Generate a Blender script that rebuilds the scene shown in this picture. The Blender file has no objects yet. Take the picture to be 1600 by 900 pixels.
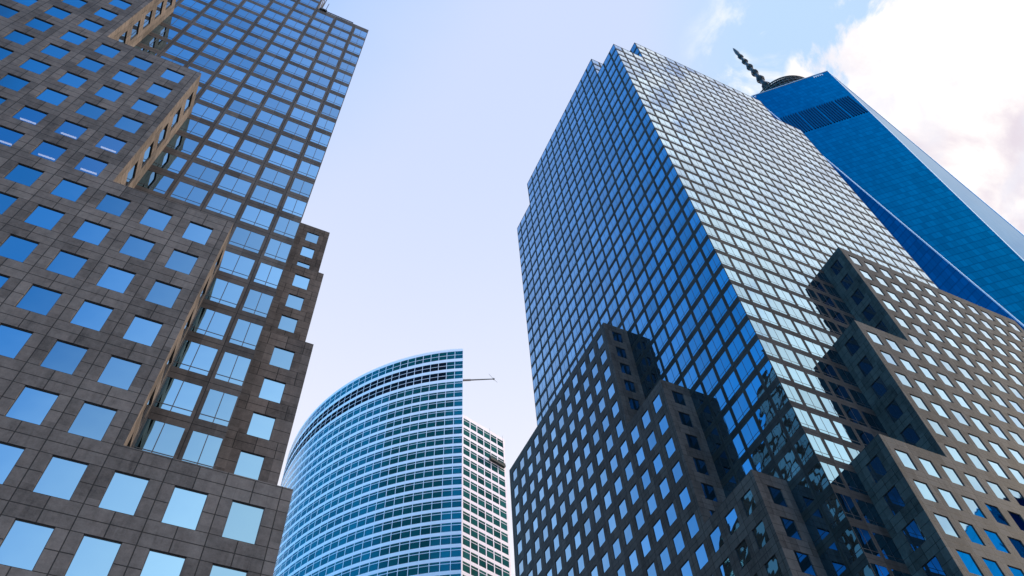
import bpy, math, random
from mathutils import Vector, Matrix
from mathutils.bvhtree import BVHTree
random.seed(7)
PI = math.pi
scn = bpy.context.scene
C = scn.collection
GROUND = -1.7                      # the camera stands at the origin, eye height above the plaza

# ------------------------------------------------------------------ materials
def new_mat(name):
    m = bpy.data.materials.new(name); m.use_nodes = True
    nt = m.node_tree; nt.nodes.clear()
    out = nt.nodes.new('ShaderNodeOutputMaterial'); b = nt.nodes.new('ShaderNodeBsdfPrincipled')
    nt.links.new(b.outputs[0], out.inputs[0])
    return m, nt, b

class NG:                          # small helper for node maths
    def __init__(s, nt): s.nt = nt
    def put(s, sock, v):
        if hasattr(v, 'is_linked'): s.nt.links.new(v, sock)
        elif v is not None: sock.default_value = v
    def m(s, op, a, b=None, c=None, clamp=False):
        n = s.nt.nodes.new('ShaderNodeMath'); n.operation = op; n.use_clamp = clamp
        for i, v in enumerate((a, b, c)): s.put(n.inputs[i], v)
        return n.outputs[0]
    def v(s, op, a, b=None, scale=None):
        n = s.nt.nodes.new('ShaderNodeVectorMath'); n.operation = op
        s.put(n.inputs[0], a); s.put(n.inputs[1], b)
        if scale is not None: s.put(n.inputs['Scale'], scale)
        return n.outputs['Value'] if op in ('DOT_PRODUCT', 'LENGTH', 'DISTANCE') else n.outputs[0]
    def mix(s, f, a, b, blend='MIX'):
        n = s.nt.nodes.new('ShaderNodeMix'); n.data_type = 'RGBA'; n.blend_type = blend
        s.put(n.inputs[0], f); s.put(n.inputs[6], a); s.put(n.inputs[7], b)
        return n.outputs[2]
    def noise(s, vec, scale, detail=2, rough=.5, dist=0, kind='Fac'):
        n = s.nt.nodes.new('ShaderNodeTexNoise'); s.put(n.inputs['Vector'], vec)
        n.inputs['Scale'].default_value = scale; n.inputs['Detail'].default_value = detail
        n.inputs['Roughness'].default_value = rough; n.inputs['Distortion'].default_value = dist
        return n.outputs[kind]
    def white(s, vec, kind='Value'):
        n = s.nt.nodes.new('ShaderNodeTexWhiteNoise'); n.noise_dimensions = '3D'; s.put(n.inputs['Vector'], vec)
        return n.outputs[kind]
    def ramp(s, f, a, b, c=0., d=1., smooth=True):
        n = s.nt.nodes.new('ShaderNodeMapRange'); n.interpolation_type = 'SMOOTHSTEP' if smooth else 'LINEAR'
        s.put(n.inputs[0], f); s.put(n.inputs[1], a); s.put(n.inputs[2], b); s.put(n.inputs[3], c); s.put(n.inputs[4], d)
        return n.outputs[0]
    def xyz(s, a, b, c):
        n = s.nt.nodes.new('ShaderNodeCombineXYZ')
        for i, v in enumerate((a, b, c)): s.put(n.inputs[i], v)
        return n.outputs[0]
    def sep(s, v):
        n = s.nt.nodes.new('ShaderNodeSeparateXYZ'); s.put(n.inputs[0], v); return n.outputs
    def coord(s, kind): return s.nt.nodes.new('ShaderNodeTexCoord').outputs[kind]
    def bump(s, h, strength, dist=.02):
        n = s.nt.nodes.new('ShaderNodeBump'); n.inputs['Strength'].default_value = strength
        n.inputs['Distance'].default_value = dist; s.put(n.inputs['Height'], h); return n.outputs[0]

def granite(name, base, dark=.12, pier_joint=True, rough=.7):
    """stone panels: the UV map is in metres, one bay = 3 m, one storey = 4 m"""
    m, nt, b = new_mat(name); g = NG(nt)
    uv = g.sep(g.coord('UV')); U, V = uv[0], uv[1]
    du = g.m('PINGPONG', U, 1.5)                  # 0 at the bay boundary, 1.5 at mid bay
    dv = g.m('PINGPONG', V, 2.0)                  # 0 at mid spandrel, 2 at mid storey
    w = .030
    l1 = g.m('LESS_THAN', du, w)
    l2 = g.m('LESS_THAN', dv, w)
    lines = g.m('MAXIMUM', l1, l2)
    if pier_joint:
        l3 = g.m('LESS_THAN', g.m('ABSOLUTE', g.m('SUBTRACT', dv, .8)), w * .8)
        l4 = g.m('LESS_THAN', g.m('SUBTRACT', 2.0, dv), w)
        l5 = g.m('MULTIPLY', g.m('LESS_THAN', g.m('SUBTRACT', 1.5, du), w), g.m('LESS_THAN', dv, .8))
        lines = g.m('MAXIMUM', g.m('MAXIMUM', lines, l3), g.m('MAXIMUM', l4, l5))
    pu = g.m('FLOOR', g.m('DIVIDE', U, 1.5)); pv = g.m('FLOOR', g.m('DIVIDE', g.m('ADD', V, .8), 2.0))
    ob = g.coord('Object')
    big = g.noise(ob, .12, 3)
    rnd = g.white(g.xyz(pu, pv, g.m('FLOOR', g.m('MULTIPLY', big, 1.0))))
    fine = g.noise(ob, 2.2, 6, .75)
    grain = g.noise(ob, 14., 3, .7)
    streak = g.noise(g.v('MULTIPLY', ob, (1., 1., .1)), 1.1, 4, .6)
    val = g.m('ADD', g.m('MULTIPLY', rnd, .55), g.m('MULTIPLY', big, .5))
    val = g.m('ADD', val, g.m('MULTIPLY', fine, 1.3))
    val = g.m('ADD', val, g.m('MULTIPLY', grain, .45))
    val = g.m('ADD', val, g.m('MULTIPLY', streak, .8))
    val = g.m('SUBTRACT', val, .76)
    if pier_joint:
        st = g.noise(g.xyz(g.m('MULTIPLY', U, 3.2), g.m('MULTIPLY', V, .22), 0.), 1., 3, .6)
        below = g.ramp(g.m('FRACT', g.m('DIVIDE', V, 4.)), .76, .86)
        below2 = g.ramp(g.m('FRACT', g.m('DIVIDE', V, 4.)), .20, .02)
        stain = g.m('MULTIPLY', g.ramp(st, .46, .66), g.m('MULTIPLY', g.m('MAXIMUM', below, below2), g.m('GREATER_THAN', du, .62)))
        val = g.m('SUBTRACT', val, g.m('MULTIPLY', stain, .20))
    col = g.mix(g.noise(ob, .9, 3), base, tuple(base[i] * (1.08, .98, .95)[i] for i in range(3)) + (1,))
    col = g.v('SCALE', col, None, val)
    col = g.mix(g.m('MULTIPLY', lines, 1 - dark), col, (.012, .011, .010, 1))
    rust = g.ramp(g.noise(ob, .55, 5, .7), .70, .80)
    col = g.mix(g.m('MULTIPLY', rust, .35), col, (.16, .06, .025, 1))
    nt.links.new(col, b.inputs['Base Color'])
    b.inputs['Roughness'].default_value = rough
    b.inputs['Specular IOR Level'].default_value = .12
    h = g.m('SUBTRACT', g.m('MULTIPLY', fine, .3), lines)
    nt.links.new(g.bump(h, .5, .02), b.inputs['Normal'])
    return m

def mirror_glass(name, tint, var=.2, rough=.015, wob=.011, tilt=.010, edge=(.98, .955, 1, 1), metal=1.):
    """coated reflective glazing; every pane sits a hair out of true"""
    m, nt, b = new_mat(name); g = NG(nt)
    geo = nt.nodes.new('ShaderNodeNewGeometry'); oi = nt.nodes.new('ShaderNodeObjectInfo')
    r = g.m('FRACT', g.m('ADD', geo.outputs['Random Per Island'], oi.outputs['Random']))
    w = g.white(g.xyz(g.m('MULTIPLY', r, 713.), r, 3.1), 'Color')
    f = g.m('ADD', 1. - var, g.m('MULTIPLY', g.sep(w)[0], var * 1.6))
    col = g.v('SCALE', tint, None, f)
    nt.links.new(col, b.inputs['Base Color'])
    b.inputs['Metallic'].default_value = metal
    b.inputs['Roughness'].default_value = rough
    b.inputs['Specular Tint'].default_value = edge
    nz = g.noise(g.coord('Object'), .55, 1, .4)
    bn = g.bump(nz, wob, 1.)
    t = g.v('SCALE', g.v('SUBTRACT', w, (.5, .5, .5)), None, tilt)
    nn = g.v('NORMALIZE', g.v('ADD', bn, t))
    nt.links.new(nn, b.inputs['Normal'])
    return m

def plain(name, col, rough=.5, metal=0., noise=.15, scale=1.5):
    m, nt, b = new_mat(name); g = NG(nt)
    n = g.noise(g.coord('Object'), scale, 4, .6)
    f = g.m('ADD', 1 - noise, g.m('MULTIPLY', n, 2 * noise))
    nt.links.new(g.v('SCALE', col, None, f), b.inputs['Base Color'])
    b.inputs['Roughness'].default_value = rough; b.inputs['Metallic'].default_value = metal
    return m

M = {}
M['stone'] = granite('brown_granite', (.093, .080, .073, 1))
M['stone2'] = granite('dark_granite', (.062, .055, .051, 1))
M['strip'] = granite('granite_strips', (.064, .057, .053, 1), pier_joint=False)
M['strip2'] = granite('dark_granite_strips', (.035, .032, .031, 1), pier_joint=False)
M['glass'] = mirror_glass('blue_mirror_glass', (.172, .318, .41))
M['glassR'] = mirror_glass('blue_mirror_glass_east', (.16, .322, .43))
M['teal'] = mirror_glass('teal_glass', (.006, .15, .165), var=.3, tilt=.012, metal=.6)
M['green'] = mirror_glass('green_glass', (.045, .21, .175), var=.4, tilt=.02, metal=.6)
M['louvre'] = plain('dark_louvre', (.006, .010, .018), .9)
M['slat'] = plain('dark_blue_slat', (.006, .045, .11), .8)
M['frame'] = plain('dark_bronze_frame', (.018, .018, .02), .4)
M['white'] = plain('white_metal_panel', (.86, .755, .80), .38, 0., .06, .4)
M['steel'] = plain('stainless_edge', (.62, .66, .68), .3, .9, .08)
M['dark'] = plain('dark_steel', (.03, .035, .04), .5, .3)
def see_through():
    m, nt, b = new_mat('clear_office_glass'); g = NG(nt)
    b.inputs['Base Color'].default_value = (.185, .29, .40, 1); b.inputs['Metallic'].default_value = 1.; b.inputs['Roughness'].default_value = .015
    tr = nt.nodes.new('ShaderNodeBsdfTransparent'); mx = nt.nodes.new('ShaderNodeMixShader'); mx.inputs[0].default_value = .13
    out = [n for n in nt.nodes if n.type == 'OUTPUT_MATERIAL'][0]
    nt.links.new(b.outputs[0], mx.inputs[1]); nt.links.new(tr.outputs[0], mx.inputs[2]); nt.links.new(mx.outputs[0], out.inputs[0])
    return m
M['seethrough'] = see_through()
def lamp():
    m, nt, b = new_mat('fluorescent_tube')
    b.inputs['Emission Color'].default_value = (1, .93, .85, 1); b.inputs['Emission Strength'].default_value = 2.5
    return m
M['tube'] = lamp()
M['slat'].node_tree.nodes['Principled BSDF'].inputs['Specular IOR Level'].default_value = 0.
M['louvre'].node_tree.nodes['Principled BSDF'].inputs['Specular IOR Level'].default_value = 0.
M['roof'] = plain('roof_gravel', (.18, .17, .16), .9)
M['crane'] = plain('grey_painted_steel', (.12, .12, .13), .5)

def skyscraper_glass(name='deep_blue_curtain_wall', k=1.):
    m, nt, b = new_mat(name); g = NG(nt)
    uv = g.sep(g.coord('UV')); U, V = uv[0], uv[1]
    du = g.m('PINGPONG', U, .76); dv = g.m('PINGPONG', V, 2.0)
    ln = g.m('MAXIMUM', g.m('LESS_THAN', du, .05), g.m('LESS_THAN', dv, .14))
    sp = g.m('LESS_THAN', dv, .5)
    rnd = g.white(g.xyz(g.m('FLOOR', g.m('DIVIDE', U, 1.52)), g.m('FLOOR', g.m('DIVIDE', V, 4.)), 0.), 'Color')
    r0 = g.sep(rnd)[0]
    big = g.noise(g.coord('Object'), .03, 3)
    f = g.m('ADD', .72, g.m('ADD', g.m('MULTIPLY', r0, .3), g.m('MULTIPLY', big, .3)))
    col = g.v('SCALE', (.001, .098, .172), None, f)
    col = g.mix(g.m('MULTIPLY', sp, .25), col, (.003, .072, .14, 1))
    col = g.mix(g.m('MULTIPLY', ln, .55), col, (.002, .03, .06, 1))
    col = g.v('SCALE', col, None, k)
    if k > 1: col = g.mix(.6, col, (.02, .40, .52, 1))
    nt.links.new(col, b.inputs['Base Color'])
    b.inputs['Metallic'].default_value = 1.; b.inputs['Roughness'].default_value = .06; b.inputs['Specular Tint'].default_value = (.42, .62, .9, 1)
    t = g.v('SCALE', g.v('SUBTRACT', rnd, (.5, .5, .5)), None, .006)
    geo = nt.nodes.new('ShaderNodeNewGeometry')
    nt.links.new(g.v('NORMALIZE', g.v('ADD', geo.outputs['Normal'], t)), b.inputs['Normal'])
    return m
M['deep'] = skyscraper_glass()
M['azure'] = skyscraper_glass('azure_curtain_wall', 3.2)

def paving():
    m, nt, b = new_mat('plaza_paving'); g = NG(nt)
    ob = g.coord('Object'); s = g.sep(ob)
    l = g.m('MAXIMUM', g.m('LESS_THAN', g.m('PINGPONG', s[0], .6), .008), g.m('LESS_THAN', g.m('PINGPONG', s[1], .6), .008))
    n = g.noise(ob, .8, 5, .6)
    col = g.mix(n, (.10, .10, .10, 1), (.16, .158, .155, 1))
    col = g.mix(l, col, (.06, .06, .06, 1))
    nt.links.new(col, b.inputs['Base Color']); b.inputs['Roughness'].default_value = .8
    return m
M['paving'] = paving()

# ------------------------------------------------------------------ mesh helpers
class MB:
    def __init__(s): s.v = []; s.f = []; s.uv = []; s.mi = []; s.mats = []
    def slot(s, key):
        if key not in s.mats: s.mats.append(key)
        return s.mats.index(key)
    def poly(s, pts, key, uvs=None):
        i = len(s.v); s.v += [tuple(p) for p in pts]; s.f.append(tuple(range(i, i + len(pts))))
        s.uv += list(uvs) if uvs else [(0., 0.)] * len(pts); s.mi.append(s.slot(key))
    def box(s, lo, hi, key, mat=None):
        x0, y0, z0 = lo; x1, y1, z1 = hi
        P = [Vector(p) for p in ((x0,y0,z0),(x1,y0,z0),(x1,y1,z0),(x0,y1,z0),(x0,y0,z1),(x1,y0,z1),(x1,y1,z1),(x0,y1,z1))]
        if mat: P = [mat @ p for p in P]
        for q in ((0,3,2,1),(4,5,6,7),(0,1,5,4),(1,2,6,5),(2,3,7,6),(3,0,4,7)):
            s.poly([P[k] for k in q], key)
    def tube(s, a, b, r0, r1, key, n=10):
        a = Vector(a); b = Vector(b); d = (b - a).normalized()
        t = d.orthogonal().normalized(); u = d.cross(t)
        A = [a + (t * math.cos(2*PI*k/n) + u * math.sin(2*PI*k/n)) * r0 for k in range(n)]
        B = [b + (t * math.cos(2*PI*k/n) + u * math.sin(2*PI*k/n)) * r1 for k in range(n)]
        for k in range(n): s.poly([A[k], A[(k+1) % n], B[(k+1) % n], B[k]], key)
        s.poly(A[::-1], key); s.poly(B, key)
    def ring(s, c, R, r, key, n=28, k=6, a0=0, a1=2*PI):
        c = Vector(c); rows = []
        for i in range(n + 1):
            a = a0 + (a1 - a0) * i / n; d = Vector((math.cos(a), math.sin(a), 0))
            rows.append([c + d * (R + r * math.cos(2*PI*j/k)) + Vector((0, 0, r * math.sin(2*PI*j/k))) for j in range(k)])
        for i in range(n):
            for j in range(k): s.poly([rows[i][j], rows[i+1][j], rows[i+1][(j+1) % k], rows[i][(j+1) % k]], key)
    def build(s, name, parent=None, origin=(0, 0, 0)):
        me = bpy.data.meshes.new(name)
        o = Vector(origin)
        me.from_pydata([tuple(Vector(p) - o) for p in s.v], [], s.f)
        for k in s.mats: me.materials.append(M[k])
        me.polygons.foreach_set('material_index', s.mi)
        ul = me.uv_layers.new(name='UVMap')
        ul.data.foreach_set('uv', [c for t in s.uv for c in t])
        me.update()
        ob = bpy.data.objects.new(name, me); C.objects.link(ob)
        if parent:
            ob.parent = parent; ob.location = o - Vector(parent.location)
        else: ob.location = o
        return ob

def thing(name, label, cat, loc=(0, 0, 0), group=None):
    e = bpy.data.objects.new(name, None); C.objects.link(e); e.location = loc
    e.empty_display_size = 5
    e['label'] = label; e['category'] = cat
    if group: e['group'] = group
    return e
def tag(o, label, cat, group=None):
    o['label'] = label; o['category'] = cat
    if group: o['group'] = group
    return o
def structure(o): o['kind'] = 'structure'; return o

class Face:
    """a vertical facade plane: u runs along ud from the origin, off is outwards along nd"""
    def __init__(s, o, ud, nd):
        s.o = Vector((o[0], o[1], 0)); s.ud = Vector((ud[0], ud[1], 0)); s.nd = Vector((nd[0], nd[1], 0))
        s.flip = s.ud.cross(Vector((0, 0, 1))).dot(s.nd) < 0
    def p(s, u, z, off=0.): return s.o + s.ud * u + s.nd * off + Vector((0, 0, z))
    def quad(s, mb, u0, u1, z0, z1, off, key, uo=0., zo=0.):
        if u1 - u0 < 1e-4 or z1 - z0 < 1e-4: return
        P = [s.p(u0, z0, off), s.p(u1, z0, off), s.p(u1, z1, off), s.p(u0, z1, off)]
        T = [(u0 - uo, z0 - zo), (u1 - uo, z0 - zo), (u1 - uo, z1 - zo), (u0 - uo, z1 - zo)]
        if s.flip: P.reverse(); T.reverse()
        mb.poly(P, key, T)
    def cell(s, mb, u0, u1, z0, z1, w, rec, key, uo, zo):
        """wall patch with a rectangular opening w=(wu0,wu1,wz0,wz1) and its four reveals"""
        a, b, c, d = w
        s.quad(mb, u0, a, z0, z1, 0, key, uo, zo); s.quad(mb, b, u1, z0, z1, 0, key, uo, zo)
        s.quad(mb, a, b, z0, c, 0, key, uo, zo); s.quad(mb, a, b, d, z1, 0, key, uo, zo)
        P = s.p
        for q, t in (((P(a,c,0), P(a,c,-rec), P(a,d,-rec), P(a,d,0)), ((a,c),(a+rec,c),(a+rec,d),(a,d))),
                     ((P(b,c,-rec), P(b,c,0), P(b,d,0), P(b,d,-rec)), ((b-rec,c),(b,c),(b,d),(b-rec,d))),
                     ((P(a,c,0), P(b,c,0), P(b,c,-rec), P(a,c,-rec)), ((a,c),(b,c),(b,c+rec),(a,c+rec))),
                     ((P(a,d,-rec), P(b,d,-rec), P(b,d,0), P(a,d,0)), ((a,d-rec),(b,d-rec),(b,d),(a,d)))):
            q = list(q); t = [(x - uo, y - zo) for x, y in t]
            if s.flip: q.reverse(); t.reverse()
            mb.poly(q, key, t)
    def bar(s, mb, u0, u1, z0, z1, off0, off1, key):
        """small proud box without its back face"""
        s.quad(mb, u0, u1, z0, z1, off1, key)
        P = s.p
        for q in ((P(u0,z0,off0), P(u0,z0,off1), P(u0,z1,off1), P(u0,z1,off0)), (P(u1,z0,off1), P(u1,z0,off0), P(u1,z1,off0), P(u1,z1,off1)),
                  (P(u0,z0,off0), P(u1,z0,off0), P(u1,z0,off1), P(u0,z0,off1)), (P(u0,z1,off1), P(u1,z1,off1), P(u1,z1,off0), P(u0,z1,off0))):
            mb.poly(q[::-1] if s.flip else q, key)

class Win:
    def __init__(s, face, w, rec, kind, glass): s.face, s.w, s.rec, s.kind, s.glass = face, w, rec, kind, glass
    def add(s, mb):
        a, b, c, d = s.w; f = s.face; r = -s.rec
        f.quad(mb, a, b, c, d, r, s.glass)
        if s.kind == 'punched':
            t = .05
            for q in ((a, a+t, c, d), (b-t, b, c, d), (a+t, b-t, c, c+t), (a+t, b-t, d-t, d)): f.bar(mb, *q, r + .003, r + .02, 'frame')
        elif s.kind == 'curtain':
            m = (a + b) / 2; z = c + .46
            f.bar(mb, m - .03, m + .03, c, d, r + .002, r + .012, 'frame')
            f.bar(mb, a, m - .03, z - .035, z + .035, r + .002, r + .012, 'frame')
            f.bar(mb, m + .03, b, z - .035, z + .035, r + .002, r + .012, 'frame')
        elif s.kind == 'ribbon':
            h = d - c; z = d - h * s.split
            f.bar(mb, a, b, z - .09, z + .09, r + .003, r + .03, 'white')
    def centre(s):
        a, b, c, d = s.w; return s.face.p((a + b) / 2, (c + d) / 2, 0)
    def corners(s):
        a, b, c, d = s.w; return [s.face.p(*q, -s.rec) for q in ((a, c), (b, c), (b, d), (a, d))]

# ------------------------------------------------------------------ camera
FPX, TH, RO, YAW = 1251.98549, .9769, -.08132, .49628
Fv = Vector((math.sin(YAW) * math.cos(TH), math.cos(YAW) * math.cos(TH), math.sin(TH)))
R0 = Vector((math.cos(YAW), -math.sin(YAW), 0)); U0 = R0.cross(Fv)
Rv = R0 * math.cos(RO) + U0 * math.sin(RO); Uv = -R0 * math.sin(RO) + U0 * math.cos(RO)
cam = bpy.data.cameras.new('camera'); co = bpy.data.objects.new('camera', cam); C.objects.link(co)
cam.sensor_width = 36; cam.lens = FPX / 1600 * 36; cam.clip_start = .5; cam.clip_end = 20000
co.matrix_world = Matrix((Rv, Uv, -Fv)).transposed().to_4x4()
scn.camera = co
def to_px(p):
    z = p.dot(Fv)
    if z <= 0: return None
    return 800 + FPX * p.dot(Rv) / z, 450 - FPX * p.dot(Uv) / z
def ray(x, y): return Fv * FPX + Rv * (x - 800) - Uv * (y - 450)

LIT = [(40, 182), (105, 201), (166, 220), (9, 217), (68, 236), (130, 259), (87, 556)]
PENDING = []                       # (parent, windows) sorted out once every wall stands
WALLS = []                         # wall meshes that can hide a window

# ------------------------------------------------------------------ the two stone and glass towers
E0 = 2.2                           # strip at the corner to the first mullion line
SIDE = 2 * E0 + 51
D = 4.4                            # the stone skin stands this far in front of the glass
STEP = (22.75, 13.75, 4.75)        # how far each stone step keeps from the glass corner

def tower(root, corner, sx, sy, wtop, tops, base_top, corner_roof, main_roof, stone, strip, glass, lit=()):
    """corner = the glass corner; sx, sy = direction in which the two seen walls run away from it.
       wtop = height of a window head modulo one storey of 4 m"""
    cx, cy = corner
    S = Face((cx, cy), (sx, 0), (0, -1))             # wall facing the camera side
    W = Face((cx, cy), (0, sy), (-sx, 0))            # wall round the corner
    So = Face((cx, cy - D), (sx, 0), (0, -1))        # their stone skins
    Wo = Face((cx - sx * D, cy), (0, sy), (-sx, 0))
    wins = []
    curtain = MB(); skin = MB()
    zc0 = wtop - 3.335                               # bottom of storey 0 (spandrel centred on it)
    def floors(z0, z1):
        n = math.floor((z0 - zc0) / 4.)
        while zc0 + 4 * n < z1 - .05:
            yield n, zc0 + 4 * n; n += 1
    notch = E0 + 6
    def roof_at(u): return corner_roof if (u < notch or u > SIDE - notch) else main_roof
    def hid(u, z):                                   # is the glass covered by the stone skin here?
        lim = base_top if u < STEP[2] + 3.2 else tops[2] if u < STEP[1] + 3.2 else tops[1] if u < STEP[0] + 3.2 else tops[0]
        if u < STEP[2] - 3.2: lim = base_top
        return z < lim - 5
    # glass shaft, seen walls
    for f in (S, W):
        for k in range(-1, 18):
            u0 = 0. if k < 0 else E0 + 3 * k
            u1 = E0 if k < 0 else min(E0 + 3 * (k + 1), SIDE)
            um = (u0 + u1) / 2; top = roof_at(um)
            for n, z0 in floors(GROUND, top):
                z1 = min(z0 + 4, top)
                if z1 <= GROUND + .1: continue
                if hid(um, z0): continue
                if k < 0: w = (u0 + .09, u1 - .26, z0 + .55, z0 + 3.45)
                elif k == 17: w = (u0 + .26, u1 - .09, z0 + .55, z0 + 3.45)
                else: w = (u0 + .26, u1 - .26, z0 + .55, z0 + 3.45)
                if w[3] > z1 - .02 or z0 < GROUND:
                    f.quad(curtain, u0, u1, max(z0, GROUND), z1, 0, strip, E0, zc0); continue
                f.cell(curtain, u0, u1, z0, z1, w, .015, strip, E0, zc0)
                wins.append(Win(f, w, .015, 'curtain', glass))
    # far walls, notch returns and roofs (plain stone, out of sight from the plaza)
    x1, y1 = cx + sx * SIDE, cy + sy * SIDE
    N = Face((cx, y1), (sx, 0), (0, 1)); Ea = Face((x1, cy), (0, sy), (sx, 0))
    for f in (N, Ea):
        f.quad(curtain, 0, SIDE, GROUND, corner_roof, 0, strip, E0, zc0)
        f.quad(curtain, notch, SIDE - notch, corner_roof, main_roof, 0, strip, E0, zc0)
    for (ox, oy) in ((0, 0), (1, 0), (0, 1), (1, 1)):                         # four roof notches
        px = cx + sx * (notch if not ox else SIDE - notch); py = cy + sy * (notch if not oy else SIDE - notch)
        ux = -sx if not ox else sx; uy = -sy if not oy else sy                # towards the notch corner
        fa = Face((px, py), (ux, 0), (0, uy)); fb = Face((px, py), (0, uy), (ux, 0))
        for f in (fa, fb):
            for k in range(3):
                u0 = 3 * k; u1 = min(3 * k + 3, notch)
                for n, z0 in floors(corner_roof, main_roof):
                    za = max(z0, corner_roof); zb = min(z0 + 4, main_roof)
                    w = (u0 + .26, u1 - .26 if k < 2 else u1 - .09, z0 + .55, z0 + 3.45)
                    if w[2] < za + .1 or w[3] > zb - .1: f.quad(curtain, u0, u1, za, zb, 0, strip, 0, zc0); continue
                    f.cell(curtain, u0, u1, za, zb, w, .015, strip, 0, zc0)
                    wins.append(Win(f, w, .015, 'curtain', glass))
        curtain.poly([(px, py, corner_roof - .3), (px + ux * notch, py, corner_roof - .3), (px + ux * notch, py + uy * notch, corner_roof - .3), (px, py + uy * notch, corner_roof - .3)], 'roof')
    a, b = notch, SIDE - notch
    for (u0, u1, v0, v1) in ((0, SIDE, a, b), (a, b, 0, a), (a, b, b, SIDE)):
        curtain.poly([(cx + sx*u0, cy + sy*v0, main_roof - .3), (cx + sx*u1, cy + sy*v0, main_roof - .3), (cx + sx*u1, cy + sy*v1, main_roof - .3), (cx + sx*u0, cy + sy*v1, main_roof - .3)], 'roof')
    # stone skin: three set-back slices on each of the two seen walls, a full corner at the bottom
    far = SIDE + D
    BW = .875
    def column(f, c, ulo, uhi, zlo, zhi):
        """one bay of stone from zlo to zhi with a punched window per storey"""
        for n, z0 in floors(zlo, zhi):
            za, zb = max(z0, zlo), min(z0 + 4, zhi)
            wz0, wz1 = z0 + .935, z0 + 3.335
            if wz1 > zb - .02 or wz1 < za + .5:
                f.quad(skin, ulo, uhi, za, zb, 0, stone, E0, zc0 + .135); continue
            wz0 = max(wz0, za + .06)
            w = (c - BW, c + BW, wz0, wz1)
            f.cell(skin, ulo, uhi, za, zb, w, .09, stone, E0, zc0 + .135)
            wins.append(Win(f, w, .09, 'punched', glass))
    lv = [(tops[1], tops[0], STEP[0]), (tops[2], tops[1], STEP[1]), (base_top, tops[2], STEP[2])]
    for f in (So, Wo):
        for j in range(-3, 18):
            c = 6.7 + 3 * j
            top = base_top if c < STEP[2] else tops[2] if c < STEP[1] else tops[1] if c < STEP[0] else tops[0]
            column(f, c, c - 1.5, far if j == 17 else c + 1.5, GROUND, top)
        for zlo, zhi, st in lv: f.quad(skin, st, st + .45, zlo, zhi, 0, stone, E0, zc0 + .135)
        f.quad(skin, -D, -3.8, GROUND, base_top, 0, stone, E0, zc0 + .135)
        # the returns at the near end of every slice, one window wide
        for zlo, zhi, st in lv:
            o = f.p(st, 0, 0)
            ret = Face((o.x, o.y), (-f.nd.x, -f.nd.y), (-f.ud.x, -f.ud.y))
            column(ret, 2.2, 0, D, zlo, zhi)
    # tops of the slices
    def deck(f, u0, u1, z):
        skin.poly([f.p(u0, z, 0), f.p(u1, z, 0), f.p(u1, z, -D), f.p(u0, z, -D)], 'roof')
    for f in (So, Wo):
        for zlo, zhi, st in lv:
            prev = {STEP[0]: far, STEP[1]: STEP[0], STEP[2]: STEP[1]}[st]
            deck(f, st, prev, zhi)
        deck(f, 0, STEP[2], base_top)
    skin.poly([(cx, cy, base_top), (cx - sx*D, cy, base_top), (cx - sx*D, cy - sy*D, base_top), (cx, cy - sy*D, base_top)], 'roof')
    # the far ends of the skin
    for f in (So, Wo):
        o = f.p(far, 0, 0); e = Face((o.x, o.y), (-f.nd.x, -f.nd.y), (f.ud.x, f.ud.y))
        e.quad(skin, 0, D, GROUND, tops[0], 0, stone, 0, zc0)
        o = f.p(SIDE, 0, -D + .0); 
        b_ = Face((f.p(SIDE, 0, -D).x, f.p(SIDE, 0, -D).y), (f.ud.x, f.ud.y), (-f.nd.x, -f.nd.y))
        b_.quad(skin, 0, D, GROUND, tops[0], 0, stone, 0, zc0)
    # parapet rail
    WALLS.extend([curtain, skin])
    wr = curtain.build('curtain_wall', root, root.location); st_ = skin.build('stone_cladding', root, root.location)
    PENDING.append((root, wins))
    return S, W, So, Wo, wins

left = thing('office_tower', 'brown granite office tower on the left with square windows and a recessed blue glass shaft', 'building', (.05, 40.13, GROUND))
TL = tower(left, (.05, 40.13), -1, 1, 1.7, (103.4, 79.4, 55.4), 31.4, 127.4, 139.4, 'stone', 'strip', 'glass')
right = thing('office_tower', 'dark glass and granite office tower on the right with its sharp corner towards the viewer', 'building', (54.62, 39.78, GROUND))
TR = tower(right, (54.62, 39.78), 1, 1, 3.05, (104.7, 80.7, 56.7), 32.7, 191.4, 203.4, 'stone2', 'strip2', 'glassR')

# stepped crown of the left tower (seen from the plaza only in the other tower's glass)
mb = MB()
for ins, za, zb in ((9.5, 139.1, 157.4), (14., 157.4, 169.4), (19., 169.4, 185.4)):
    xa, xb, ya, yb = .05 - SIDE + ins, .05 - ins, 40.13 + ins, 40.13 + SIDE - ins
    L = SIDE - 2 * ins; nb = int(L / 3); o = (L - 3 * nb) / 2
    fs = (Face((xb, ya), (-1, 0), (0, -1)), Face((xb, ya), (0, 1), (1, 0)), Face((xb, yb), (-1, 0), (0, 1)), Face((xa, ya), (0, 1), (-1, 0)))
    for f in fs:
        z = za
        while z < zb - .1:
            z1 = min(z + 4, zb)
            f.quad(mb, 0, o, z, z1, 0, 'strip'); f.quad(mb, L - o, L, z, z1, 0, 'strip')
            for k in range(nb):
                u = o + 3 * k
                f.cell(mb, u, u + 3, z, z1, (u + .35, u + 2.65, z + .7, min(z + 3.3, z1 - .3)), .07, 'strip', o, z)
                f.quad(mb, u + .35, u + 2.65, z + .7, min(z + 3.3, z1 - .3), -.07, 'glass')
            z = z1
    mb.poly([(xa, ya, zb - .02), (xb, ya, zb - .02), (xb, yb, zb - .02), (xa, yb, zb - .02)], 'roof')
mb.build('stepped_crown', left, left.location)

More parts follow.
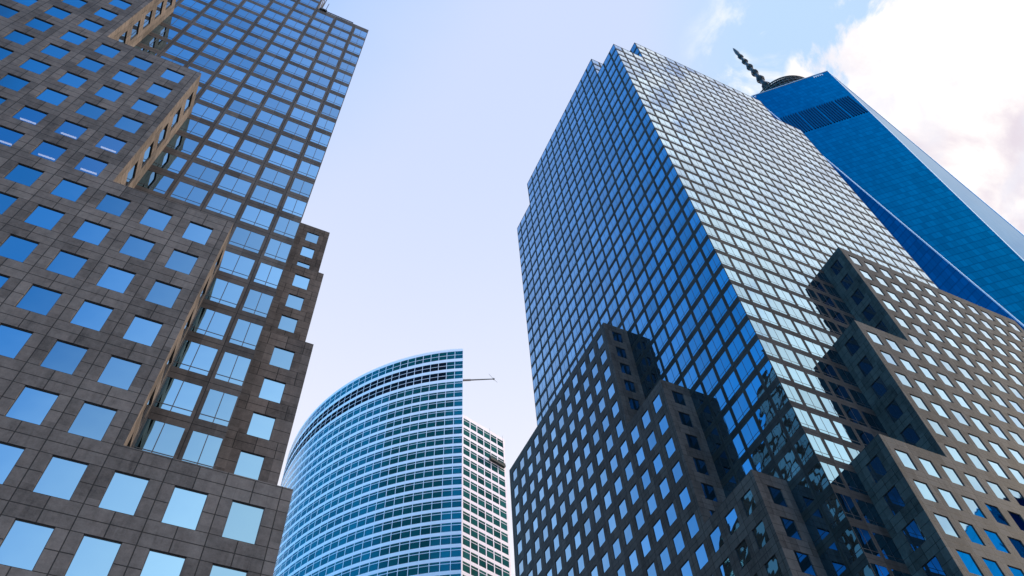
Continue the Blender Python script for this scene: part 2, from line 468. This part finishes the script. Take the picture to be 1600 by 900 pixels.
# thin roof rails and a short mast along the parapets
def rail(root, f, u0, u1, z, off=-.5, h=1.0):
    mb = MB()
    mb.tube(f.p(u0, z + h, off), f.p(u1, z + h, off), .07, .07, 'dark', 6)
    mb.tube(f.p(u0, z + h * .5, off), f.p(u1, z + h * .5, off), .05, .05, 'dark', 6)
    n = max(2, int(abs(u1 - u0) / 1.5))
    for i in range(n + 1):
        u = u0 + (u1 - u0) * i / n
        mb.tube(f.p(u, z - .3, off), f.p(u, z + h, off), .05, .05, 'dark', 6)
    return mb.build('roof_rail', root, root.location)
rail(left, TL[0], 2.6, 8.0, 127.4, -.25, 1.1)
mb = MB(); mb.tube(TL[0].p(7.6, 127.0, .25), TL[0].p(7.6, 133, .25), .09, .07, 'dark', 6); mb.tube(TL[0].p(7.0, 127.0, .25), TL[0].p(7.0, 131, .25), .06, .06, 'dark', 6)
mb.box((TL[0].p(7.9, 0).x, TL[0].p(7.9, 0).y - .3, 127.3), (TL[0].p(6.8, 0).x, TL[0].p(6.8, 0).y + .05, 127.6), 'dark')
mb.build('pole', left, left.location)

# ------------------------------------------------------------------ the curved white tower
gold = thing('curved_tower', 'curved white banded tower with teal windows standing between the two granite towers', 'building', (71.92, 175.86, GROUND))
K = 190. / 165.
arc_px = [(62.42, 152.62), (54.47, 157.49), (47.48, 162.88), (44.09, 165.9), (31.24, 183.09), (29.09, 187.46), (26.84, 193.33), (25.28, 198.29), (24.0, 204.0), (23.3, 210.5)]
def circle_fit(P):
    import numpy as np
    P = np.array(P); A = np.c_[2 * P, np.ones(len(P))]; s = np.linalg.lstsq(A, (P ** 2).sum(1), rcond=None)[0]
    return s[0], s[1], math.sqrt(s[2] + s[0] ** 2 + s[1] ** 2)
ax, ay, ar = circle_fit([(x * K, y * K) for x, y in arc_px])
a_start = math.atan2(175.86 - ay, 71.92 - ax)
BAY = 3.05
da = BAY / ar
NA = 52
tan_top = [1.263, 1.231, 1.201, 1.171, 1.145, 1.120, 1.094, 1.071, 1.047, 1.023, 1.0, .976, .953]
while tan_top[-1] > .02: tan_top.append(tan_top[-1] - .0236)
ZT = [t * 190. for t in tan_top]
GZ = 1.2705 * 190.
def arc_pt(i):
    a = a_start - da * i
    return Vector((ax + ar * math.cos(a), ay + ar * math.sin(a), 0))
wall = MB(); gw = []
def white_cells(f, L, rows, glass, dark_rows=(), top=None, mw=.085):
    """one bay of ribbon glazing: white spandrel below every window, slim white mullions"""
    for r in rows:
        zt = ZT[r]; zn = ZT[r + 1]
        h = (zt - zn)
        wb = zn + h * .275
        w = (mw, L - mw, wb, zt)
        z1 = zt
        f.cell(wall, 0, L, zn, z1, (w[0], w[1], wb, zt - .02), .04, 'white', 0, 0)
        k = Win(f, (w[0], w[1], wb, zt - .02), .04, 'ribbon', 'louvre' if r in dark_rows else glass)
        k.split = .5 if r < 3 else .27
        gw.append(k)
    f.quad(wall, 0, L, ZT[rows[0]], top, 0, 'white')
rows_all = list(range(0, len(ZT) - 1))
arc_faces = []
for i in range(NA):
    p, q = arc_pt(i), arc_pt(i + 1)
    d = (q - p).normalized(); n = Vector((p.x + q.x - 2 * ax, p.y + q.y - 2 * ay, 0)).normalized()
    f = Face((p.x, p.y), (d.x, d.y), (n.x, n.y)); arc_faces.append(f)
    white_cells(f, (q - p).length, rows_all, 'teal', dark_rows=(1, 2) if i >= 2 else (), top=GZ)
# straight lower wing on the right of the corner
cpt = arc_pt(0)
wd = Vector((77.626 - 62.82, 156.836 - 152.45, 0)).normalized()
wn = Vector((wd.y, -wd.x, 0))
WZ = 1.0785 * 190
WB = 3.02
first = 7
ZT_saved = ZT
wing_faces = []
for i in range(6):
    p = cpt + wd * (.35 + WB * i)
    f = Face((p.x, p.y), (wd.x, wd.y), (wn.x, wn.y)); wing_faces.append(f)
    white_cells(f, WB, list(range(first, len(ZT) - 1)), 'green', top=WZ, mw=.17)
wl = .35 + 6 * WB
f = Face((cpt.x, cpt.y), (wd.x, wd.y), (wn.x, wn.y))
f.quad(wall, 0, .35, GROUND, WZ, 0, 'white')
f.quad(wall, wl, wl + .5, GROUND, WZ, 0, 'white')
wl += .5
# the rest of the bodies: side walls and roofs
e = cpt + wd * wl; back = Vector((-wn.x, -wn.y, 0)) * 40
def vwall(p, q, z0, z1): wall.poly([(p.x, p.y, z0), (q.x, q.y, z0), (q.x, q.y, z1), (p.x, p.y, z1)], 'white')
vwall(e, e + back, GROUND, WZ); vwall(e + back, cpt + back, GROUND, WZ)
wall.poly([(v.x, v.y, WZ - .5) for v in (cpt, e, e + back, cpt + back)], 'roof')
endp = arc_pt(NA)
north = Vector((cpt.x - 2, cpt.y + 46, 0))
vwall(cpt, north, WZ - 1, GZ); vwall(north, endp, GROUND, GZ)
wall.poly([(v.x, v.y, GZ - .6) for v in [arc_pt(i) for i in range(NA + 1)] + [north]], 'roof')
WALLS.append(wall)
wall.build('white_cladding', gold, gold.location)
PENDING.append((gold, gw))

# davit arm on the roof of the wing, and a cleaning platform hung on its wall
def at_dist(x, y, dist):
    d = ray(x, y); h = math.hypot(d.x, d.y); return d * (dist / h)
A_, B_ = at_dist(719, 594.4, 201), at_dist(771, 592.2, 201)
mb = MB()
dr = thing('davit_crane', 'thin grey roof crane boom sticking out beside the top of the curved white tower', 'crane', A_)
mb.tube(A_, A_.lerp(B_, .32), .42, .38, 'crane', 8); mb.tube(A_.lerp(B_, .32), B_, .28, .2, 'crane', 8)
mb.build('boom', dr, A_)
mb = MB(); mb.box((-.2, -.25, -.2), (.45, .25, .35), 'crane', Matrix.Translation(B_)); mb.build('boom_head', dr, A_)
mb = MB(); up = at_dist(763.5, 584, 201); mb.tube(B_, up, .07, .05, 'crane', 5); mb.tube(B_, at_dist(777, 597.5, 201), .07, .05, 'crane', 5); mb.build('stay_rod', dr, A_)
mb = MB(); base = Vector((A_.x - 1, A_.y + 1, 0)); mb.tube((A_.x, A_.y, WZ - .5), (A_.x, A_.y, A_.z + .6), .55, .45, 'crane', 10)
mb.build('mast', dr, A_)

def on_face(x, y, f, off=0.):
    d = ray(x, y); o = f.p(0, 0, off); t = o.dot(f.nd) / d.dot(f.nd); return d * t
wf = Face((cpt.x, cpt.y), (wd.x, wd.y), (wn.x, wn.y))
PA, PB = on_face(766, 717.5, wf, .9), on_face(788.5, 727.5, wf, .9)
zl = (PA.z + PB.z) / 2
ua = (PA - wf.o).dot(wf.ud); ub = (PB - wf.o).dot(wf.ud)
pl = thing('suspended_platform', 'dark window cleaning platform hung on the flat white wing of the curved tower', 'platform', wf.p((ua + ub) / 2, zl, .9))
T_ = Matrix.Translation(pl.location) @ Matrix.Rotation(math.atan2(wd.y, wd.x), 4, 'Z')
h_ = (ub - ua) / 2
mb = MB(); mb.box((-h_, -.5, -.6), (h_, .5, -.45), 'dark', T_)
for yy in (-.5, .45):
    for zz in (-.05, .4): mb.box((-h_, yy, zz), (h_, yy + .06, zz + .1), 'dark', T_)
    for k in range(7):
        x = -h_ + 2 * h_ * k / 6; mb.box((x - .04, yy, -.45), (x + .04, yy + .06, .5), 'dark', T_)
mb.build('deck', pl, pl.location)
mb = MB(); mb.box((-h_, -.46, -.44), (h_, -.42, .35), 'dark', T_); mb.build('side_panel', pl, pl.location)
mb = MB()
for x in (-h_ + .3, h_ - .3): mb.box((x - .35, -.35, -.4), (x + .35, .35, 1.1), 'dark', T_)
mb.build('hoist', pl, pl.location)
mb = MB()
for x in (-h_ + .3, h_ - .3): mb.tube(T_ @ Vector((x, .1, 1)), Vector(((T_ @ Vector((x, .1, 0))).x, (T_ @ Vector((x, .1, 0))).y, WZ + .1)), .03, .03, 'dark', 4)
mb.build('cable', pl, pl.location)

# ------------------------------------------------------------------ the tapering blue skyscraper
CX, CY, PH, WB0, WT0, ZB, ZH = 230.86, 81.54, .0262, 29.62, 29.2, 54., 415.
sky = thing('skyscraper', 'tall tapering deep blue glass skyscraper with an antenna behind the dark tower', 'building', (CX, CY, GROUND))
def q3(a, b, z): return Vector((CX + a * math.cos(PH) - b * math.sin(PH), CY + a * math.sin(PH) + b * math.cos(PH), z))
Tp = [q3(-WT0, 0, ZH), q3(0, -WT0, ZH), q3(WT0, 0, ZH), q3(0, WT0, ZH)]       # west, south, east, north
Bp = [q3(-WB0, -WB0, ZB), q3(WB0, -WB0, ZB), q3(WB0, WB0, ZB), q3(-WB0, WB0, ZB)]  # sw, se, ne, nw
mb = MB()
def tri(a, b, c):
    u = (b - a).normalized()
    def uv(p):
        d = p - a; return (d.dot(u), p.z)
    mb.poly([a, b, c], 'deep', [uv(a), uv(b), uv(c)])
for k in range(4):
    B = Bp[k]; t1 = Tp[k]; t2 = Tp[(k + 1) % 4]; Bn = Bp[(k + 1) % 4]
    tri(t2, t1, B)                 # point down, over a base corner
    tri(B, Bn, t2)                 # point up, over a base side
for k in range(4):
    a, b = Bp[k], Bp[(k + 1) % 4]
    mb.poly([Vector((a.x, a.y, GROUND)), Vector((b.x, b.y, GROUND)), b, a], 'deep', [(0, GROUND), ((b - a).length, GROUND), ((b - a).length, ZB), (0, ZB)])
mb.poly([p - Vector((0, 0, 2.)) for p in Tp], 'roof')
WALLS.append(mb)
mb.build('curtain_wall', sky, sky.location)
mb = MB()
for k in range(4):                 # bright steel arrises
    for t in (Tp[k], Tp[(k + 1) % 4]): mb.tube(Bp[k], t, .24, .20, 'steel', 6)
for k in range(4): mb.tube(Tp[k], Tp[(k + 1) % 4], .3, .3, 'steel', 6)
mb.build('steel_edge', sky, sky.location)
# louvre bands near the top of the face over the south west corner
t1, t2, B = Tp[0], Tp[1], Bp[0]
eu = (t2 - t1).normalized(); mid = (t1 + t2) / 2; ev = (B - mid).normalized()
nrm = eu.cross(ev).normalized()
if nrm.dot(-mid) < 0: nrm = -nrm
L12 = (t2 - t1).length
def on_tri(s, z, off):             # s metres along the top edge, measured at height z across the narrowing face
    v = (ZH - z) / (-ev.z) ; return t1 + eu * s + ev * v + nrm * off
mb = MB()
n = 27
for i in range(n):
    a = 3.2 + 1.22 * i + .5 * (i // 7); b = a + .58
    za, zb = 351.2, 375.2
    P = [on_tri(a, za, .06), on_tri(b, za, .06), on_tri(b, zb, .06), on_tri(a, zb, .06)]
    Q = [p + nrm * .25 for p in P]
    mb.poly(Q, 'slat')
    for j in range(4): mb.poly([P[j], P[(j+1) % 4], Q[(j+1) % 4], Q[j]], 'slat')
mb.build('louvre_band', sky, sky.location)
mb = MB()                          # small white slats by the parapet corners
for s0, n in ((32.9, 9), (.9, 2)):
    for i in range(n):
        a = s0 + i * .55
        z0 = 412.6 - (.4 if i % 2 else 1.6)
        P = [on_tri(a, z0, .06), on_tri(a + .3, z0, .06), on_tri(a + .3, 413.2, .06), on_tri(a, 413.2, .06)]
        Q = [p + nrm * .2 for p in P]
        mb.poly(Q, 'white')
        for j in range(4): mb.poly([P[j], P[(j+1) % 4], Q[(j+1) % 4], Q[j]], 'white')
mb.build('white_slat', sky, sky.location)
# antenna ring and mast
mb = MB()
c0 = Vector((CX, CY, 0))
RR = 18.6
for z, r in ((418., .5), (421., .35), (424.5, .45), (427.5, .35), (429.5, .5)): mb.ring(c0 + Vector((0, 0, z)), RR, r, 'dark', 60, 6)
for k in range(48):
    a = 2*PI*k/48; d = Vector((math.cos(a), math.sin(a), 0)); d2 = Vector((math.cos(a + PI/48), math.sin(a + PI/48), 0))
    mb.tube(c0 + d * RR + Vector((0, 0, 413)), c0 + d * RR + Vector((0, 0, 429.5)), .22, .22, 'dark', 5)
    mb.tube(c0 + d * RR + Vector((0, 0, 418)), c0 + d2 * RR + Vector((0, 0, 429.5)), .12, .12, 'dark', 4)
for k in range(12):
    a = 2*PI*k/12; d = Vector((math.cos(a), math.sin(a), 0))
    mb.tube(c0 + d * RR + Vector((0, 0, 428)), c0 + d * 2 + Vector((0, 0, 440)), .15, .15, 'dark', 4)
for k in range(60):
    a0, a1 = 2*PI*k/60, 2*PI*(k+1)/60
    p = [c0 + Vector(((RR - .35) * math.cos(a), (RR - .35) * math.sin(a), 0)) for a in (a0, a1)]
    mb.poly([p[0] + Vector((0,0,412.)), p[1] + Vector((0,0,412.)), p[1] + Vector((0,0,428.6)), p[0] + Vector((0,0,428.6))], 'dark')
for zz in (419.5, 426):           # equipment screens hung inside the ring
    n = 48
    for k in range(n):
        a0, a1 = 2*PI*k/n + .015, 2*PI*(k+1)/n - .015
        p = [Vector((CX + (RR - .5) * math.cos(a), CY + (RR - .5) * math.sin(a), 0)) for a in (a0, a1)]
        h = 2.4
        mb.poly([p[0] + Vector((0,0,zz-h/2)), p[1] + Vector((0,0,zz-h/2)), p[1] + Vector((0,0,zz+h/2)), p[0] + Vector((0,0,zz+h/2))], 'dark')
mb.build('antenna_ring', sky, sky.location)
sp = MB()
zs = [413, 432, 452, 470, 486, 500, 512, 522, 530, 536, 540]
rs = [1.9, 1.8, 1.6, 1.45, 1.3, 1.15, 1.0, .95, 1.3, .8, .05]
for i in range(len(zs) - 1): sp.tube(c0 + Vector((0, 0, zs[i])), c0 + Vector((0, 0, zs[i+1])), rs[i], rs[i+1], 'dark', 10)
spire = sp.build('spire', sky, sky.location)
for i, (z, R) in enumerate(((428, 2.9), (440, 2.9), (453, 2.8), (465, 2.6), (477, 2.3), (489, 2.0), (500, 1.8), (511, 1.6), (521, 1.4))):
    mb = MB()
    for dz in (-2.2, 0, 2.2):
        mb.ring(c0 + Vector((0, 0, z + dz)), R * (1 if dz == 0 else .8), .22, 'dark', 20, 5)
    for k in range(8):
        a = 2*PI*k/8 + i * .3; d = Vector((math.cos(a), math.sin(a), 0))
        mb.tube(c0 + Vector((0, 0, z - 3)), c0 + d * R + Vector((0, 0, z)), .14, .14, 'dark', 4)
        mb.tube(c0 + d * R + Vector((0, 0, z)), c0 + Vector((0, 0, z + 3)), .14, .14, 'dark', 4)
        if k % 2 == 0: mb.box((-.5, -.5, -1.3), (.5, .5, 1.3), 'dark', Matrix.Translation(c0 + d * (R * .8) + Vector((0, 0, z))))
    o = mb.build('antenna_platform', spire, sky.location)
    o.location = (0, 0, 0)

# a glass block across the plaza behind the viewer, seen as a reflection low in the right tower's stone wall
blk = thing('office_block', 'azure glass block across the plaza mirrored in the lower right windows of the dark tower', 'building', (175.4, -19.5, GROUND))
mb = MB(); pa = Vector((175.4, -19.5, 0)); bu = Vector((.92, .39, 0)).normalized(); bv = Vector((bu.y, -bu.x, 0))
pb, pc, pd = pa + bu * 48, pa + bu * 48 + bv * 42, pa + bv * 42
for p, q in ((pa, pb), (pb, pc), (pc, pd), (pd, pa)):
    L = (q - p).length
    mb.poly([(p.x, p.y, GROUND), (q.x, q.y, GROUND), (q.x, q.y, 130), (p.x, p.y, 130)], 'azure', [(0, 0), (L, 0), (L, 131.7), (0, 131.7)])
mb.build('curtain_wall', blk, blk.location)
mb = MB(); mb.poly([(v.x, v.y, 129.6) for v in (pa, pb, pc, pd)], 'roof')
for p, q in ((pa, pb), (pb, pc), (pc, pd), (pd, pa)): mb.tube((p.x, p.y, 130.1), (q.x, q.y, 130.1), .25, .25, 'steel', 6)
mb.build('roof', blk, blk.location)

# ------------------------------------------------------------------ windows: the hundred that show largest are parts, the rest one part
verts, polys = [], []
for w in WALLS:
    k = len(verts); verts += w.v; polys += [tuple(i + k for i in f) for f in w.f]
bvh = BVHTree.FromPolygons([Vector(v) for v in verts], polys)
def shown(win):
    cpt_ = win.centre() + win.face.nd * .03
    if cpt_.dot(win.face.nd) > 0: return 0.          # turned away from the viewer
    px = to_px(cpt_)
    if not px or not (-5 < px[0] < 1605 and -5 < px[1] < 905): return 0.
    d = -cpt_; L = d.length
    if bvh.ray_cast(cpt_, d / L, L)[0] is not None: return 0.
    P = [to_px(p) for p in win.corners()]
    if any(p is None for p in P): return 0.
    P = [(min(1600, max(0, p[0])), min(900, max(0, p[1]))) for p in P]
    return abs(sum(P[i][0] * P[(i+1) % 4][1] - P[(i+1) % 4][0] * P[i][1] for i in range(4))) / 2
for root, wins in PENDING:
    sc = sorted(((shown(w), i) for i, w in enumerate(wins)), reverse=True)
    top = {i for s, i in sc[:100] if s > 0}
    rest = MB()
    for i, w in enumerate(wins):
        if i in top:
            lit = False
            if root is left and w.kind == 'punched':
                q = to_px(w.centre())
                lit = any(math.hypot(q[0] - x, q[1] - y) < 13 for x, y in LIT)
            if lit: w.glass = 'seethrough'
            mb = MB(); w.add(mb); ob = mb.build('window', root, w.centre())
            if lit:
                f = w.face; a, b, c, d = w.w
                lm = MB(); z = c + 1.35; P = [f.p(u, zz, off) for u in (a + .45, b - .15) for zz in (z, z + .045) for off in (-.75, -.62)]
                for q4 in ((0,1,3,2),(4,6,7,5),(0,4,5,1),(2,3,7,6),(0,2,6,4),(1,5,7,3)): lm.poly([P[k] for k in q4], 'tube')
                lo = lm.build('ceiling_light', None, w.centre()); lo.parent = ob; lo.location = (0, 0, 0)
        else: w.add(rest)
    o = rest.build('window_grid', root, root.location); o['kind'] = 'stuff'

# ------------------------------------------------------------------ ground
mb = MB(); G = 6000
mb.poly([(-G, -G, GROUND), (G, -G, GROUND), (G, G, GROUND), (-G, G, GROUND)], 'paving')
structure(mb.build('ground'))

# ------------------------------------------------------------------ light
SUN_DIR = Vector((1, -.045, .60)).normalized()       # towards the sun: east, fairly low
elev = math.asin(SUN_DIR.z); az = math.atan2(SUN_DIR.x, SUN_DIR.y)   # az from +Y towards +X
sl = bpy.data.lights.new('sun', 'SUN'); sl.energy = 5.; sl.angle = math.radians(.5); sl.color = (1., .82, .60)
so = bpy.data.objects.new('sun', sl); C.objects.link(so)
so.rotation_euler = (-SUN_DIR).to_track_quat('-Z', 'Y').to_euler()

w = bpy.data.worlds.new('World'); scn.world = w; w.use_nodes = True
nt = w.node_tree; nt.nodes.clear(); g = NG(nt)
out = nt.nodes.new('ShaderNodeOutputWorld'); bg = nt.nodes.new('ShaderNodeBackground')
nt.links.new(bg.outputs[0], out.inputs[0])
st = nt.nodes.new('ShaderNodeTexSky'); st.sky_type = 'NISHITA'; st.sun_disc = False
st.sun_elevation = elev; st.sun_rotation = az; st.air_density = 1.; st.dust_density = .6; st.ozone_density = 2.
bg.inputs['Strength'].default_value = .1
dirv = g.coord('Generated'); dz = g.sep(dirv)[2]
dx, dy = g.sep(dirv)[0], g.sep(dirv)[1]
# thin high veil: pale over the north and east and near the horizon, clear blue in the west
t = g.m('ADD', g.m('MULTIPLY', dx, 1.6), g.m('ADD', g.m('SUBTRACT', 1., dz), g.m('MULTIPLY', dy, .35)))
t = g.m('ADD', t, g.m('MULTIPLY', g.m('SUBTRACT', g.noise(dirv, 2.6, 4, .5, .3), .5), .30))
veil = g.ramp(t, -.50, .35, .02, .97)
low = g.ramp(dz, .58, .97)
vcol = g.mix(low, (9.5, 9.4, 10.0, 1), (6.6, 7.5, 10.0, 1))
gain = g.m('ADD', 1., g.m('ADD', g.ramp(dy, -.03, -.60, 0., 1.35), g.ramp(dx, -.05, -.40, 0., .70)))
vcol = g.v('SCALE', vcol, None, gain)
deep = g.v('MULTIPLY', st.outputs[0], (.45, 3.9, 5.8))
deep = g.v('SCALE', deep, None, g.ramp(g.v('DOT_PRODUCT', dirv, tuple(Vector((-.57, -.37, .735)).normalized())), .955, .985, 1., .10))  # dark spot added to the unseen south-west sky, darkens reflections in the return windows
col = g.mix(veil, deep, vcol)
# clearer, bluer patch overhead in the north east
bp = g.ramp(g.v('DOT_PRODUCT', dirv, tuple(Vector((.48, .07, .875)).normalized())), .972, .9985)
col = g.mix(g.m('MULTIPLY', bp, .95), col, (5.3, 7.4, 10.0, 1))
# cumulus in the east and south east
c1 = g.ramp(g.v('DOT_PRODUCT', dirv, tuple(Vector((.70, .07, .71)).normalized())), .945, .99, 0., 1., False)
c2 = g.ramp(g.v('DOT_PRODUCT', dirv, tuple(Vector((.66, -.36, .66)).normalized())), .86, .985, 0., 1., False)
nz = g.noise(dirv, 7., 10, .60, .35)
cm = g.m('MAXIMUM', c1, c2)
dens = g.m('ADD', cm, g.m('MULTIPLY', g.m('MULTIPLY', g.m('SUBTRACT', nz, .5), 2.4), g.ramp(cm, 0., .25)))
cl = g.ramp(dens, .16, .40)
near = g.ramp(g.v('DOT_PRODUCT', dirv, tuple(Vector((.445, .118, .888)).normalized())), .9915, .9995)
wisp = g.ramp(g.noise(g.v('ADD', dirv, (3.1, 1.7, .4)), 10., 8, .6, .6), .47, .66)
cl = g.m('MAXIMUM', cl, g.m('MULTIPLY', g.m('MULTIPLY', wisp, near), .85))
shade = g.ramp(g.noise(g.v('ADD', dirv, (.62, .2, .12)), 5.5, 8, .55, .3), .47, .62)
shade = g.m('MULTIPLY', shade, g.ramp(g.v('DOT_PRODUCT', dirv, tuple(Vector((.64, .12, .76)).normalized())), .965, .995))
ccol = g.mix(shade, (12.4, 11.8, 11.2, 1), (8.3, 7.5, 8.3, 1))
sh2 = g.ramp(g.noise(g.v('ADD', dirv, (1.3, .7, .2)), 13., 9, .62, .4), .42, .68)
ccol = g.mix(g.m('MULTIPLY', sh2, .75), ccol, (8.8, 8.7, 9.6, 1))
ccol = g.v('SCALE', ccol, None, g.m('ADD', 1., g.ramp(dy, -.03, -.30, 0., .65)))
col = g.mix(cl, col, ccol)
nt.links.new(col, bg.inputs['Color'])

scn.render.engine = 'CYCLES'
scn.view_settings.view_transform = 'Standard'; scn.view_settings.look = 'None'
scn.view_settings.exposure = 0.; scn.view_settings.gamma = 1.
scn.cycles.max_bounces = 8; scn.cycles.glossy_bounces = 6
scn.render.resolution_x = 1024; scn.render.resolution_y = 576
